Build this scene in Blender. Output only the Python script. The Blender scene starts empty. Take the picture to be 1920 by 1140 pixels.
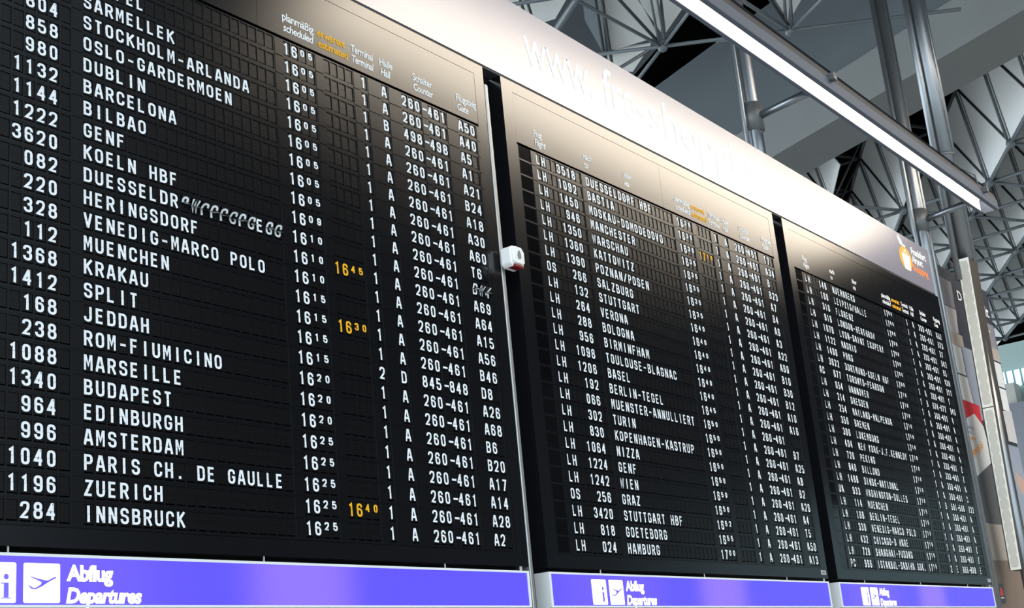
import bpy, bmesh, math, random
from mathutils import Vector, Matrix

random.seed(7)
scene = bpy.context.scene
COL = scene.collection

# ------------------------------------------------------------------ camera
# the departure wall stands in the plane y = 0 and runs along +x; the hall and the viewer are at y < 0
cam_d = bpy.data.cameras.new('camera')
cam = bpy.data.objects.new('camera', cam_d)
COL.objects.link(cam)
scene.camera = cam
YAW, PITCH, ROLL = 0.9510, 0.2877, -0.0950
cam_d.sensor_fit = 'HORIZONTAL'
cam_d.sensor_width = 36.0
cam_d.lens = 36.0 * 2539.6 / 1920.0
cam_d.clip_start, cam_d.clip_end = 0.05, 400.0
fw = Vector((math.sin(YAW) * math.cos(PITCH), math.cos(YAW) * math.cos(PITCH), math.sin(PITCH)))
rt = Vector((math.cos(YAW), -math.sin(YAW), 0.0))
up = rt.cross(fw)
c_, s_ = math.cos(ROLL), math.sin(ROLL)
R_ = c_ * rt + s_ * up
U_ = -s_ * rt + c_ * up
rot = Matrix((R_, U_, -fw)).transposed()
cam.matrix_world = Matrix.Translation((-6.5394, -4.3714, 1.5986)) @ rot.to_4x4()

# ------------------------------------------------------------------ view + daylight of the hall
scene.view_settings.view_transform = 'Standard'
scene.view_settings.look = 'None'
scene.view_settings.gamma = 1.0
scene.view_settings.use_curve_mapping = False
scene.view_settings.exposure = 0.0
scene.cycles.use_denoising = True
scene.cycles.max_bounces = 6
scene.cycles.sample_clamp_indirect = 6.0

world = bpy.data.worlds.new('hall_daylight')
scene.world = world
world.use_nodes = True
nt = world.node_tree
nt.nodes.clear()
w_out = nt.nodes.new('ShaderNodeOutputWorld')
w_bg = nt.nodes.new('ShaderNodeBackground')
w_tc = nt.nodes.new('ShaderNodeTexCoord')
w_dot = nt.nodes.new('ShaderNodeVectorMath'); w_dot.operation = 'DOT_PRODUCT'
w_dot.inputs[1].default_value = Vector((-0.80, -0.55, 0.22)).normalized()
w_map = nt.nodes.new('ShaderNodeMapRange')
w_map.inputs['From Min'].default_value = 0.0
w_map.inputs['From Max'].default_value = 0.9
w_map.inputs['To Min'].default_value = 0.02
w_map.inputs['To Max'].default_value = 3.2
w_map.clamp = True
w_bg.inputs['Color'].default_value = (0.80, 0.92, 1.0, 1)
nt.links.new(w_tc.outputs['Generated'], w_dot.inputs[0])
nt.links.new(w_dot.outputs['Value'], w_map.inputs['Value'])
# second world glow from behind the boards, added to brighten the ceiling panels
w_dot2 = nt.nodes.new('ShaderNodeVectorMath'); w_dot2.operation = 'DOT_PRODUCT'
w_dot2.inputs[1].default_value = Vector((-0.50, 0.85, 0.02)).normalized()
w_map2 = nt.nodes.new('ShaderNodeMapRange')
w_map2.inputs['From Min'].default_value = 0.25
w_map2.inputs['From Max'].default_value = 0.95
w_map2.inputs['To Min'].default_value = 0.0
w_map2.inputs['To Max'].default_value = 4.6
w_map2.clamp = True
w_add = nt.nodes.new('ShaderNodeMath'); w_add.operation = 'ADD'
nt.links.new(w_tc.outputs['Generated'], w_dot2.inputs[0])
nt.links.new(w_dot2.outputs['Value'], w_map2.inputs['Value'])
nt.links.new(w_map.outputs['Result'], w_add.inputs[0])
nt.links.new(w_map2.outputs['Result'], w_add.inputs[1])
nt.links.new(w_add.outputs[0], w_bg.inputs['Strength'])
nt.links.new(w_bg.outputs['Background'], w_out.inputs['Surface'])

LAMP_STRENGTH = 26.0
BAND_STRENGTH = 19.5               # light band under the hall ceiling on the viewer's side, mirrored in the boards' heads
LAMP_X0, LAMP_X1 = -1.4, 8.45

# ------------------------------------------------------------------ materials
MATS = {}
def mat(name, color, rough=0.5, metal=0.0, spec=0.5, noise=0.0, nscale=8.0, bump=0.0, ior=1.5, emit=None, estr=1.0):
    m = bpy.data.materials.new(name)
    m.use_nodes = True
    n = m.node_tree
    p = n.nodes['Principled BSDF']
    col = (*color, 1.0)
    p.inputs['Base Color'].default_value = col
    p.inputs['Roughness'].default_value = rough
    p.inputs['Metallic'].default_value = metal
    p.inputs['IOR'].default_value = ior
    p.inputs['Specular IOR Level'].default_value = spec
    if noise > 0 or bump > 0:
        tc = n.nodes.new('ShaderNodeTexCoord')
        nz = n.nodes.new('ShaderNodeTexNoise')
        nz.inputs['Scale'].default_value = nscale
        nz.inputs['Detail'].default_value = 4.0
        n.links.new(tc.outputs['Object'], nz.inputs['Vector'])
        if noise > 0:
            mx = n.nodes.new('ShaderNodeMix'); mx.data_type = 'RGBA'
            mx.inputs[6].default_value = tuple(c * (1 - noise) for c in color) + (1,)
            mx.inputs[7].default_value = tuple(min(1, c * (1 + noise)) for c in color) + (1,)
            n.links.new(nz.outputs['Fac'], mx.inputs[0])
            n.links.new(mx.outputs[2], p.inputs['Base Color'])
        if bump > 0:
            bp = n.nodes.new('ShaderNodeBump')
            bp.inputs['Strength'].default_value = bump
            bp.inputs['Distance'].default_value = 0.01
            n.links.new(nz.outputs['Fac'], bp.inputs['Height'])
            n.links.new(bp.outputs['Normal'], p.inputs['Normal'])
    if emit is not None:
        p.inputs['Emission Color'].default_value = (*emit, 1)
        p.inputs['Emission Strength'].default_value = estr
    MATS[name] = m
    return m

def lacquer(name, color, r1, r2, ior, w2=0.28):
    """painted sheet under a clear lacquer: diffuse base, two sheen lobes weighted by Fresnel"""
    m = bpy.data.materials.new(name); m.use_nodes = True
    n = m.node_tree; n.nodes.clear()
    o = n.nodes.new('ShaderNodeOutputMaterial')
    d = n.nodes.new('ShaderNodeBsdfDiffuse'); d.inputs['Color'].default_value = (*color, 1)
    tc = n.nodes.new('ShaderNodeTexCoord'); nz = n.nodes.new('ShaderNodeTexNoise'); nz.inputs['Scale'].default_value = 2.0
    mx = n.nodes.new('ShaderNodeMix'); mx.data_type = 'RGBA'
    mx.inputs[6].default_value = tuple(c * 0.94 for c in color) + (1,)
    mx.inputs[7].default_value = tuple(c * 1.06 for c in color) + (1,)
    n.links.new(tc.outputs['Object'], nz.inputs['Vector']); n.links.new(nz.outputs['Fac'], mx.inputs[0])
    n.links.new(mx.outputs[2], d.inputs['Color'])
    g = []
    for rr in (r1, r2):
        q = n.nodes.new('ShaderNodeBsdfAnisotropic'); q.distribution = 'BECKMANN'
        q.inputs['Color'].default_value = (1, 1, 1, 1); q.inputs['Roughness'].default_value = rr
        g.append(q)
    mg = n.nodes.new('ShaderNodeMixShader'); mg.inputs[0].default_value = w2
    n.links.new(g[0].outputs[0], mg.inputs[1]); n.links.new(g[1].outputs[0], mg.inputs[2])
    fr = n.nodes.new('ShaderNodeFresnel'); fr.inputs['IOR'].default_value = ior
    ms = n.nodes.new('ShaderNodeMixShader')
    n.links.new(fr.outputs[0], ms.inputs[0]); n.links.new(d.outputs[0], ms.inputs[1]); n.links.new(mg.outputs[0], ms.inputs[2])
    n.links.new(ms.outputs[0], o.inputs['Surface'])
    MATS[name] = m
    return m
M_board = lacquer('board_black_lacquer', (0.0056, 0.0059, 0.0075), 0.20, 0.278, 1.62)
M_bezel = lacquer('bezel_black_plastic', (0.0056, 0.0059, 0.0072), 0.215, 0.28, 1.50)
M_flap = lacquer('flap_black', (0.0064, 0.0063, 0.0068), 0.24, 0.29, 1.42)
M_void = mat('dark_recess', (0.0015, 0.0015, 0.0016), rough=0.9, spec=0.0)
M_char = mat('character_white', (0.80, 0.83, 0.86), rough=0.6, spec=0.2)
M_amber = mat('character_amber', (0.86, 0.42, 0.012), rough=0.6, spec=0.2)
M_text = mat('lettering_white', (0.84, 0.84, 0.83), rough=0.8, spec=0.1)
M_window = mat('indicator_glass', (0.002, 0.002, 0.0025), rough=0.08, spec=0.5)
M_led = mat('indicator_led_red', (0.5, 0.02, 0.01), rough=0.3, emit=(1.0, 0.08, 0.03), estr=2.0)
M_alu = mat('aluminium_edge', (0.36, 0.36, 0.36), rough=0.34, metal=0.6)
M_sign = lacquer('sign_lavender_panel', (0.25, 0.234, 0.28), 0.20, 0.28, 1.62)
M_signedge = mat('sign_dark_edge', (0.03, 0.03, 0.035), rough=0.6)
M_orange = mat('logo_orange', (0.90, 0.36, 0.03), rough=0.5)
M_dorange = mat('logo_deep_orange', (0.85, 0.22, 0.03), rough=0.5)
M_boxframe = mat('light_box_white_frame', (0.74, 0.76, 0.76), rough=0.45)
M_steel = mat('column_steel', (0.21, 0.225, 0.24), rough=0.32, metal=0.85, noise=0.15, nscale=3)
M_steeldark = mat('collar_dark_steel', (0.13, 0.135, 0.14), rough=0.5, metal=0.5)
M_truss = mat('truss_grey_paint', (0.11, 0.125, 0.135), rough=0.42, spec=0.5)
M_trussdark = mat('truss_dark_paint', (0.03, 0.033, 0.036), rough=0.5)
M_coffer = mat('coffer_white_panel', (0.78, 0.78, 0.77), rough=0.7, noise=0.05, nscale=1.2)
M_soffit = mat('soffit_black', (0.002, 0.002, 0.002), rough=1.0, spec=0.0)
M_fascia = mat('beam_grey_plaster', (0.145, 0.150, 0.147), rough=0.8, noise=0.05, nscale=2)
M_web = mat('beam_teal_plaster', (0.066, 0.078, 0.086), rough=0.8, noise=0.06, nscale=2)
M_housing = mat('lamp_housing_grey', (0.10, 0.115, 0.145), rough=0.6, spec=0.2)
M_housingtop = mat('lamp_housing_dark', (0.045, 0.045, 0.05), rough=0.55)
M_reflector = mat('lamp_reflector_white', (0.9, 0.9, 0.9), rough=0.6)
M_cream = mat('cover_cream_plate', (0.82, 0.81, 0.74), rough=0.5)
M_scallop = mat('cover_scallop_plate', (0.58, 0.57, 0.51), rough=0.6, noise=0.08, nscale=25)
M_bronze = mat('cover_bronze_side', (0.05, 0.042, 0.036), rough=0.45)
M_plastic = mat('sounder_white_plastic', (0.80, 0.80, 0.78), rough=0.4)
M_redlens = mat('sounder_red_lens', (0.22, 0.012, 0.015), rough=0.25)
M_greylens = mat('sounder_grey_lens', (0.20, 0.20, 0.20), rough=0.3)
M_sticker = mat('sticker_grey', (0.35, 0.35, 0.34), rough=0.6)
M_stickerink = mat('sticker_ink', (0.06, 0.06, 0.06), rough=0.6)
M_floor = mat('floor_polished_stone', (0.42, 0.42, 0.41), rough=0.5, noise=0.12, nscale=3)
M_backwall = mat('backing_black', (0.004, 0.004, 0.0045), rough=0.7, spec=0.2)
M_teal = mat('wall_pale_teal', (0.42, 0.55, 0.53), rough=0.8, noise=0.04)
M_beige = mat('wall_beige', (0.50, 0.49, 0.45), rough=0.8, noise=0.04)
M_slate = mat('wall_slate_grey', (0.20, 0.21, 0.24), rough=0.7, noise=0.05)
M_glow = mat('window_daylight', (0.6, 0.8, 0.9), rough=0.3, emit=(0.72, 0.93, 1.0), estr=1.05)
M_glow2 = mat('window_teal_daylight', (0.08, 0.12, 0.125), rough=0.3, emit=(0.55, 0.80, 0.84), estr=0.10)
M_mullion = mat('window_mullion', (0.30, 0.48, 0.54), rough=0.5)
M_p_navy = mat('print_navy', (0.035, 0.037, 0.052), rough=0.4, noise=0.15, nscale=2)
M_p_grey = mat('print_window_grey', (0.22, 0.21, 0.23), rough=0.4, noise=0.25, nscale=1.6)
M_p_light = mat('print_window_light', (0.50, 0.48, 0.48), rough=0.4, noise=0.15, nscale=1.4)
M_p_white = mat('print_white', (0.66, 0.66, 0.66), rough=0.4, noise=0.06, nscale=2)
M_p_beige = mat('print_beige', (0.42, 0.36, 0.31), rough=0.4, noise=0.12, nscale=2)
M_p_blue = mat('print_blue_grey', (0.27, 0.30, 0.36), rough=0.4, noise=0.1, nscale=2)
M_p_red = mat('print_red', (0.62, 0.03, 0.045), rough=0.4, noise=0.1, nscale=4)
M_p_coat = mat('print_coat_grey', (0.10, 0.095, 0.10), rough=0.4, noise=0.25, nscale=2)
M_p_brown = mat('print_brown', (0.20, 0.14, 0.105), rough=0.4, noise=0.3, nscale=2.5)
M_p_skin = mat('print_skin', (0.48, 0.31, 0.25), rough=0.4)
M_signred = mat('wall_sign_red', (0.60, 0.05, 0.05), rough=0.5)
M_signdark = mat('wall_sign_charcoal', (0.06, 0.06, 0.062), rough=0.5)

# the fluorescent tube cover: white, one tube dimmer than its neighbours
def lamp_mat(name, strength, color=(1.0, 0.94, 0.88)):
    m = bpy.data.materials.new(name); m.use_nodes = True
    n = m.node_tree; n.nodes.clear()
    o = n.nodes.new('ShaderNodeOutputMaterial'); e = n.nodes.new('ShaderNodeEmission')
    e.inputs['Color'].default_value = (*color, 1)
    e.inputs['Strength'].default_value = strength
    n.links.new(e.outputs[0], o.inputs['Surface'])
    return m
M_tube = lamp_mat('lamp_diffuser', LAMP_STRENGTH)
M_band = lamp_mat('light_band_diffuser', BAND_STRENGTH, (1.0, 0.87, 0.70))
M_ceilfill = lamp_mat('added_ceiling_fill', 9.0, (1.0, 0.95, 0.9))  # unseen glowing top of the band, added to brighten the ceiling
M_tubedim = lamp_mat('lamp_diffuser_ageing', LAMP_STRENGTH * 0.45)

# backlit blue panel: tubes behind it make two paler patches
def blue_mat():
    m = bpy.data.materials.new('light_box_blue_panel'); m.use_nodes = True
    n = m.node_tree
    p = n.nodes['Principled BSDF']
    p.inputs['Base Color'].default_value = (0.02, 0.015, 0.30, 1)
    p.inputs['Roughness'].default_value = 0.3
    tc = n.nodes.new('ShaderNodeTexCoord')
    sp = n.nodes.new('ShaderNodeSeparateXYZ')
    n.links.new(tc.outputs['Object'], sp.inputs[0])
    def bump_at(x, w):
        a = n.nodes.new('ShaderNodeMath'); a.operation = 'SUBTRACT'; a.inputs[1].default_value = x
        n.links.new(sp.outputs['X'], a.inputs[0])
        b = n.nodes.new('ShaderNodeMath'); b.operation = 'DIVIDE'; b.inputs[1].default_value = w
        n.links.new(a.outputs[0], b.inputs[0])
        c = n.nodes.new('ShaderNodeMath'); c.operation = 'POWER'; c.inputs[1].default_value = 4
        ab = n.nodes.new('ShaderNodeMath'); ab.operation = 'ABSOLUTE'
        n.links.new(b.outputs[0], ab.inputs[0]); n.links.new(ab.outputs[0], c.inputs[0])
        d = n.nodes.new('ShaderNodeMath'); d.operation = 'MULTIPLY'; d.inputs[1].default_value = -1
        n.links.new(c.outputs[0], d.inputs[0])
        e = n.nodes.new('ShaderNodeMath'); e.operation = 'EXPONENT'
        n.links.new(d.outputs[0], e.inputs[0])
        return e
    b1 = bump_at(1.70, 0.33); b2 = bump_at(0.35, 0.55)
    h = n.nodes.new('ShaderNodeMath'); h.operation = 'MULTIPLY_ADD'; h.inputs[1].default_value = 0.28
    n.links.new(b2.outputs[0], h.inputs[0]); n.links.new(b1.outputs[0], h.inputs[2])
    mx = n.nodes.new('ShaderNodeMix'); mx.data_type = 'RGBA'
    mx.inputs[6].default_value = (0.115, 0.088, 0.98, 1)
    mx.inputs[7].default_value = (0.285, 0.180, 1.0, 1)
    n.links.new(h.outputs[0], mx.inputs[0])
    n.links.new(mx.outputs[2], p.inputs['Emission Color'])
    p.inputs['Emission Strength'].default_value = 0.98
    return m
M_blue = blue_mat()
M_backlit = mat('light_box_white_print', (0.85, 0.85, 0.85), rough=0.4, emit=(1, 1, 1), estr=1.1)
M_blueink = mat('light_box_blue_print', (0.05, 0.04, 0.45), rough=0.4, emit=(0.17, 0.14, 0.86), estr=0.9)

# ------------------------------------------------------------------ mesh helpers
class MB:
    """collects polygons with a material slot each; build() links them as one mesh object"""
    def __init__(s):
        s.v = []; s.f = []; s.m = []; s.mats = []
    def mi(s, m):
        if m not in s.mats: s.mats.append(m)
        return s.mats.index(m)
    def poly(s, pts, m):
        b = len(s.v)
        s.v.extend(tuple(p) for p in pts)
        s.f.append(tuple(range(b, b + len(pts)))); s.m.append(s.mi(m))
    def box(s, x0, x1, y0, y1, z0, z1, m):
        b = len(s.v)
        s.v.extend([(x0, y0, z0), (x1, y0, z0), (x1, y1, z0), (x0, y1, z0), (x0, y0, z1), (x1, y0, z1), (x1, y1, z1), (x0, y1, z1)])
        k = s.mi(m)
        for q in ((0, 1, 5, 4), (1, 2, 6, 5), (2, 3, 7, 6), (3, 0, 4, 7), (4, 5, 6, 7), (3, 2, 1, 0)):
            s.f.append(tuple(b + i for i in q)); s.m.append(k)
    def tube(s, p, q, r, m, n=10, caps=True):
        p = Vector(p); q = Vector(q)
        d = (q - p).normalized()
        a = d.cross(Vector((0, 0, 1)))
        if a.length < 1e-3: a = d.cross(Vector((0, 1, 0)))
        a.normalize(); c = d.cross(a)
        b = len(s.v); k = s.mi(m)
        for e in (p, q):
            for i in range(n):
                t = 2 * math.pi * i / n
                s.v.append(tuple(e + a * (r * math.cos(t)) + c * (r * math.sin(t))))
        for i in range(n):
            j = (i + 1) % n
            s.f.append((b + i, b + j, b + n + j, b + n + i)); s.m.append(k)
        if caps:
            s.f.append(tuple(b + i for i in reversed(range(n)))); s.m.append(k)
            s.f.append(tuple(b + n + i for i in range(n))); s.m.append(k)
    def sphere(s, c, r, m, nu=10, nv=6):
        b = len(s.v); k = s.mi(m)
        for j in range(nv + 1):
            ph = math.pi * j / nv
            for i in range(nu):
                t = 2 * math.pi * i / nu
                s.v.append((c[0] + r * math.sin(ph) * math.cos(t), c[1] + r * math.sin(ph) * math.sin(t), c[2] + r * math.cos(ph)))
        for j in range(nv):
            for i in range(nu):
                i2 = (i + 1) % nu
                s.f.append((b + j * nu + i, b + j * nu + i2, b + (j + 1) * nu + i2, b + (j + 1) * nu + i)); s.m.append(k)
    def prism(s, pts, dvec, m, m_side=None):
        """closed solid: polygon pts swept along dvec"""
        d = Vector(dvec); n = len(pts); b = len(s.v)
        k = s.mi(m); ks = s.mi(m_side or m)
        P = [Vector(p) for p in pts]
        s.v.extend(tuple(p) for p in P); s.v.extend(tuple(p + d) for p in P)
        s.f.append(tuple(b + i for i in range(n))); s.m.append(k)
        s.f.append(tuple(b + n + i for i in reversed(range(n)))); s.m.append(k)
        for i in range(n):
            j = (i + 1) % n
            s.f.append((b + j, b + i, b + n + i, b + n + j)); s.m.append(ks)
    def mesh(s, name, smooth=False):
        me = bpy.data.meshes.new(name)
        me.from_pydata(s.v, [], s.f)
        for m in s.mats: me.materials.append(m)
        me.polygons.foreach_set('material_index', s.m)
        if smooth: me.polygons.foreach_set('use_smooth', [True] * len(s.f))
        me.update()
        return me
    def build(s, name, parent=None, loc=(0, 0, 0), smooth=False, label=None):
        return link(name, s.mesh(name, smooth), parent, loc, label)

def link(name, me, parent=None, loc=(0, 0, 0), label=None):
    o = bpy.data.objects.new(name, me)
    COL.objects.link(o)
    o.location = loc
    if parent is not None: o.parent = parent
    if label: o['label'] = label
    return o

def bevel_obj(o, w=0.004, seg=2):
    md = o.modifiers.new('bevel', 'BEVEL'); md.width = w; md.segments = seg; md.limit_method = 'ANGLE'
    return o

def thing(name, label, cat, loc=(0, 0, 0), group=None):
    o = bpy.data.objects.new(name, None)
    COL.objects.link(o)
    o.location = loc
    o.empty_display_size = 0.2
    o['label'] = label; o['category'] = cat
    if group: o['group'] = group
    return o

def tag(o, label, cat, group=None, kind=None):
    o['label'] = label; o['category'] = cat
    if group: o['group'] = group
    if kind: o['kind'] = kind
    return o

def struct(o, label=None):
    o['kind'] = 'structure'
    if label: o['label'] = label
    return o

# ------------------------------------------------------------------ flap-display alphabet (strokes on a unit box, third value = round corner)
r = 1
GLYPHS = {
 'A': [[(-.06, 0), (.36, 1), (.64, 1), (1.06, 0)], [(.14, .27), (.86, .27)]],
 'B': [[(0, 0), (0, 1), (.94, 1, r), (.94, .53, r), (0, .53)], [(0, .53), (1, .53, r), (1, 0, r), (0, 0)]],
 'C': [[(1, .68), (1, 1, r), (0, 1, r), (0, 0, r), (1, 0, r), (1, .32)]],
 'D': [[(0, 0), (0, 1), (1, 1, r), (1, 0, r), (0, 0), (0, .2)]],
 'E': [[(.95, 1), (0, 1), (0, 0), (.95, 0)], [(0, .52), (.86, .52)]],
 'F': [[(0, 0), (0, 1), (.95, 1)], [(0, .52), (.86, .52)]],
 'G': [[(1, .70), (1, 1, r), (0, 1, r), (0, 0, r), (1, 0, r), (1, .45), (.55, .45)]],
 'H': [[(0, 0), (0, 1)], [(1, 0), (1, 1)], [(0, .5), (1, .5)]],
 'I': [[(.5, 0), (.5, 1)]],
 'J': [[(.9, 1), (.9, 0, r), (0, 0, r), (0, .30)]],
 'K': [[(0, 0), (0, 1)], [(.96, 1), (.08, .42)], [(.34, .58), (1, 0)]],
 'L': [[(0, 1), (0, 0), (.9, 0)]],
 'M': [[(0, 0), (0, 1), (.14, 1), (.5, .3), (.86, 1), (1, 1), (1, 0)]],
 'N': [[(0, 0), (0, 1), (.1, 1), (.9, 0), (1, 0), (1, 1)]],
 'O': [[(0, .5), (0, 1, r), (1, 1, r), (1, 0, r), (0, 0, r), (0, .52)]],
 'P': [[(0, 0), (0, 1), (1, 1, r), (1, .45, r), (0, .45)]],
 'Q': [[(0, .5), (0, 1, r), (1, 1, r), (1, 0, r), (0, 0, r), (0, .52)], [(.55, .25), (1, 0)]],
 'R': [[(0, 0), (0, 1), (1, 1, r), (1, .47, r), (0, .47)], [(.55, .47), (1, 0)]],
 'S': [[(1, .72), (1, 1, r), (0, 1, r), (0, .54, r), (1, .48, r), (1, 0, r), (0, 0, r), (0, .27)]],
 'T': [[(-.05, 1), (1.05, 1)], [(.5, 1), (.5, 0)]],
 'U': [[(0, 1), (0, 0, r), (1, 0, r), (1, 1)]],
 'V': [[(0, 1), (.46, 0), (.54, 0), (1, 1)]],
 'W': [[(-.04, 1), (.22, 0), (.5, .85), (.78, 0), (1.04, 1)]],
 'X': [[(0, 0), (1, 1)], [(0, 1), (1, 0)]],
 'Y': [[(0, 1), (.5, .42), (1, 1)], [(.5, .42), (.5, 0)]],
 'Z': [[(0, 1), (1, 1), (0, 0), (1, 0)]],
 '0': [[(.06, .5), (.06, 1, r), (.94, 1, r), (.94, 0, r), (.06, 0, r), (.06, .52)]],
 '1': [[(.12, .80), (.56, 1), (.56, 0)]],
 '2': [[(0, .72), (0, 1, r), (1, 1, r), (1, .56, r), (.04, 0), (1, 0)]],
 '3': [[(0, .74), (0, 1, r), (.96, 1, r), (.96, .53, r), (.40, .53)], [(.40, .53), (1, .53, r), (1, 0, r), (0, 0, r), (0, .26)]],
 '4': [[(.74, 0), (.74, 1), (.66, 1), (0, .27), (1.08, .27)]],
 '5': [[(.92, 1), (.08, 1), (.04, .56), (1, .62, r), (1, 0, r), (0, 0, r), (0, .26)]],
 '6': [[(.96, .74), (.96, 1, r), (.03, 1, r), (.03, 0, r), (.97, 0, r), (.97, .57, r), (.03, .57)]],
 '7': [[(0, 1), (1, 1), (.40, 0)]],
 '8': [[(.5, 1), (.94, 1, r), (.94, .53, r), (.06, .53, r), (.06, 1, r), (.52, 1)], [(.5, .53), (1, .53, r), (1, 0, r), (0, 0, r), (0, .53, r), (.52, .53)]],
 '9': [[(.04, .26), (.04, 0, r), (.97, 0, r), (.97, 1, r), (.03, 1, r), (.03, .43, r), (.97, .43)]],
 '-': [[(.02, .46), (.98, .46)]],
 '.': [[(.32, .03), (.68, .03)]],
 '/': [[(0, 0), (1, 1)]],
}
CW, CH = 0.0405, 0.0635         # letter box of a large character
def fillet(pts, rad):
    out = []
    n = len(pts)
    for i, p in enumerate(pts):
        v = Vector((p[0], p[1]))
        if len(p) < 3 or i == 0 or i == n - 1:
            out.append(v); continue
        a = Vector(pts[i - 1][:2]); b = Vector(pts[i + 1][:2])
        da = (a - v); db = (b - v)
        ra = min(rad, da.length * (0.5 if len(pts[i - 1]) == 3 else 0.98), db.length * (0.5 if len(pts[i + 1]) == 3 else 0.98))
        s = v + da.normalized() * ra; e = v + db.normalized() * ra
        for k in range(5):
            t = k / 4
            out.append((1 - t) ** 2 * s + 2 * t * (1 - t) * v + t * t * e)
    return out
def strip_quads(pts, hw_x, hw_y):
    """constant-width stroke as quads (mitred at the inner points)"""
    P = [pts[0]]
    for p in pts[1:]:
        if (p - P[-1]).length > 1e-5: P.append(p)
    L, Rr = [], []
    for i, p in enumerate(P):
        if i == 0: d1 = d2 = (P[1] - P[0]).normalized()
        elif i == len(P) - 1: d1 = d2 = (P[-1] - P[-2]).normalized()
        else: d1 = (p - P[i - 1]).normalized(); d2 = (P[i + 1] - p).normalized()
        n1 = Vector((-d1.y, d1.x)); n2 = Vector((-d2.y, d2.x))
        m = n1 + n2
        if m.length < 1e-4: m = n1
        m.normalize()
        k = 1.0 / max(0.55, m.dot(n1))
        o = Vector((m.x * hw_x, m.y * hw_y)) * k
        q = p.copy()
        if i == 0: q = p - Vector((d1.x * hw_x, d1.y * hw_y)) * 0.0
        L.append(q + o); Rr.append(q - o)
    return [[L[i], Rr[i], Rr[i + 1], L[i + 1]] for i in range(len(P) - 1)]
_gc = {}
def glyph(ch, w=CW, h=CH, sw=0.0118, sh=0.0100):
    key = (ch, w, h)
    if key in _gc: return _gc[key]
    out = []
    k = h / CH
    hx, hy = sw * 0.5 * (0.5 + 0.5 * k), sh * 0.5 * (0.5 + 0.5 * k)
    if ch in 'MW': hx *= 0.82
    for st in GLYPHS.get(ch, []):
        pts = []
        for p in st:
            x = hx + p[0] * (w - 2 * hx); y = hy + p[1] * (h - 2 * hy)
            # open stroke ends reach the edge of the letter box
            pts.append((x, y, 1) if len(p) == 3 else (x, y))
        for e, f in ((0, 1), (-1, -2)):
            if len(st) > 1:
                d = Vector(pts[e][:2]) - Vector(pts[f][:2])
                if abs(d.y) > abs(d.x) * 1.2 and (st[e][1] in (0, 1)):
                    g = d * (hy / abs(d.y)); pts[e] = (pts[e][0] + g.x, pts[e][1] + g.y)
        if ch == '.':
            hh = hy * 1.1
            out.append([Vector((w * .34, 0)), Vector((w * .66, 0)), Vector((w * .66, hh * 2)), Vector((w * .34, hh * 2))])
            continue
        out.extend(strip_quads(fillet(pts, 0.0145 * k), hx, hy))
    _gc[key] = out
    return out
def clip_y(poly, yc, keep_above):
    res = []
    n = len(poly)
    for i in range(n):
        a, b = poly[i], poly[(i + 1) % n]
        ia = (a.y >= yc) == keep_above; ib = (b.y >= yc) == keep_above
        if ia: res.append(a)
        if ia != ib:
            t = (yc - a.y) / (b.y - a.y); res.append(a + (b - a) * t)
    return res

# ------------------------------------------------------------------ plain lettering from the built-in font
_tc = {}
def text_polys(s, bold=0.0, shear=0.0):
    key = (s, bold, shear)
    if key in _tc: return _tc[key]
    cu = bpy.data.curves.new('lettering', 'FONT')
    cu.body = s; cu.size = 1.0; cu.offset = bold; cu.shear = shear; cu.resolution_u = 3
    cu.space_character = 0.94
    o = bpy.data.objects.new('lettering', cu)
    COL.objects.link(o)
    bpy.context.view_layer.update()
    dg = bpy.context.evaluated_depsgraph_get()
    me = bpy.data.meshes.new_from_object(o.evaluated_get(dg))
    vs = [v.co.copy() for v in me.vertices]
    fs = [tuple(p.vertices) for p in me.polygons]
    bpy.data.objects.remove(o); bpy.data.curves.remove(cu); bpy.data.meshes.remove(me)
    x0 = min(v.x for v in vs); x1 = max(v.x for v in vs)
    _tc[key] = (vs, fs, x0, x1)
    return _tc[key]
def add_text(mb, s, x, z, width, cap, y, m, bold=0.015, shear=0.0, right=False):
    """lettering on a plane facing -y: cap = height of a capital letter, width = full width"""
    vs, fs, x0, x1 = text_polys(s, bold, shear)
    sx = width / (x1 - x0); sz = cap / 0.70
    b = len(mb.v); k = mb.mi(m)
    mb.v.extend((x + (v.x - x0) * sx, y, z + v.y * sz) for v in vs)
    for f in fs:
        mb.f.append(tuple(b + i for i in f)); mb.m.append(k)

# ------------------------------------------------------------------ departure boards
ZR = 4.82                        # height of the lettering base line in the first row
S = 3.8949                       # from one board to the next
PITCH_U, CELLW = 0.0558, 0.0460
ROW = 0.1
OZ0, OZ1 = -0.0125, 0.0672       # a flap opening, relative to the base line
GROUPS = [('airline_and_number_flaps', -0.006, 9), ('destination_flaps', 0.551, 20), ('scheduled_time_flaps', 1.731, 4),
          ('estimated_time_flaps', 2.0135, 4), ('terminal_flap', 2.294, 1), ('hall_flap', 2.459, 1),
          ('counter_flaps', 2.623, 3), ('counter_flaps', 2.845, 3), ('gate_flaps', 3.119, 3)]
BZ = -2.503                      # lower edge of a board relative to the first base line
BASE = ZR + BZ

def cell_u(g, k): return GROUPS[g][1] + k * (0.0560 if g else 0.0558)

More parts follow.
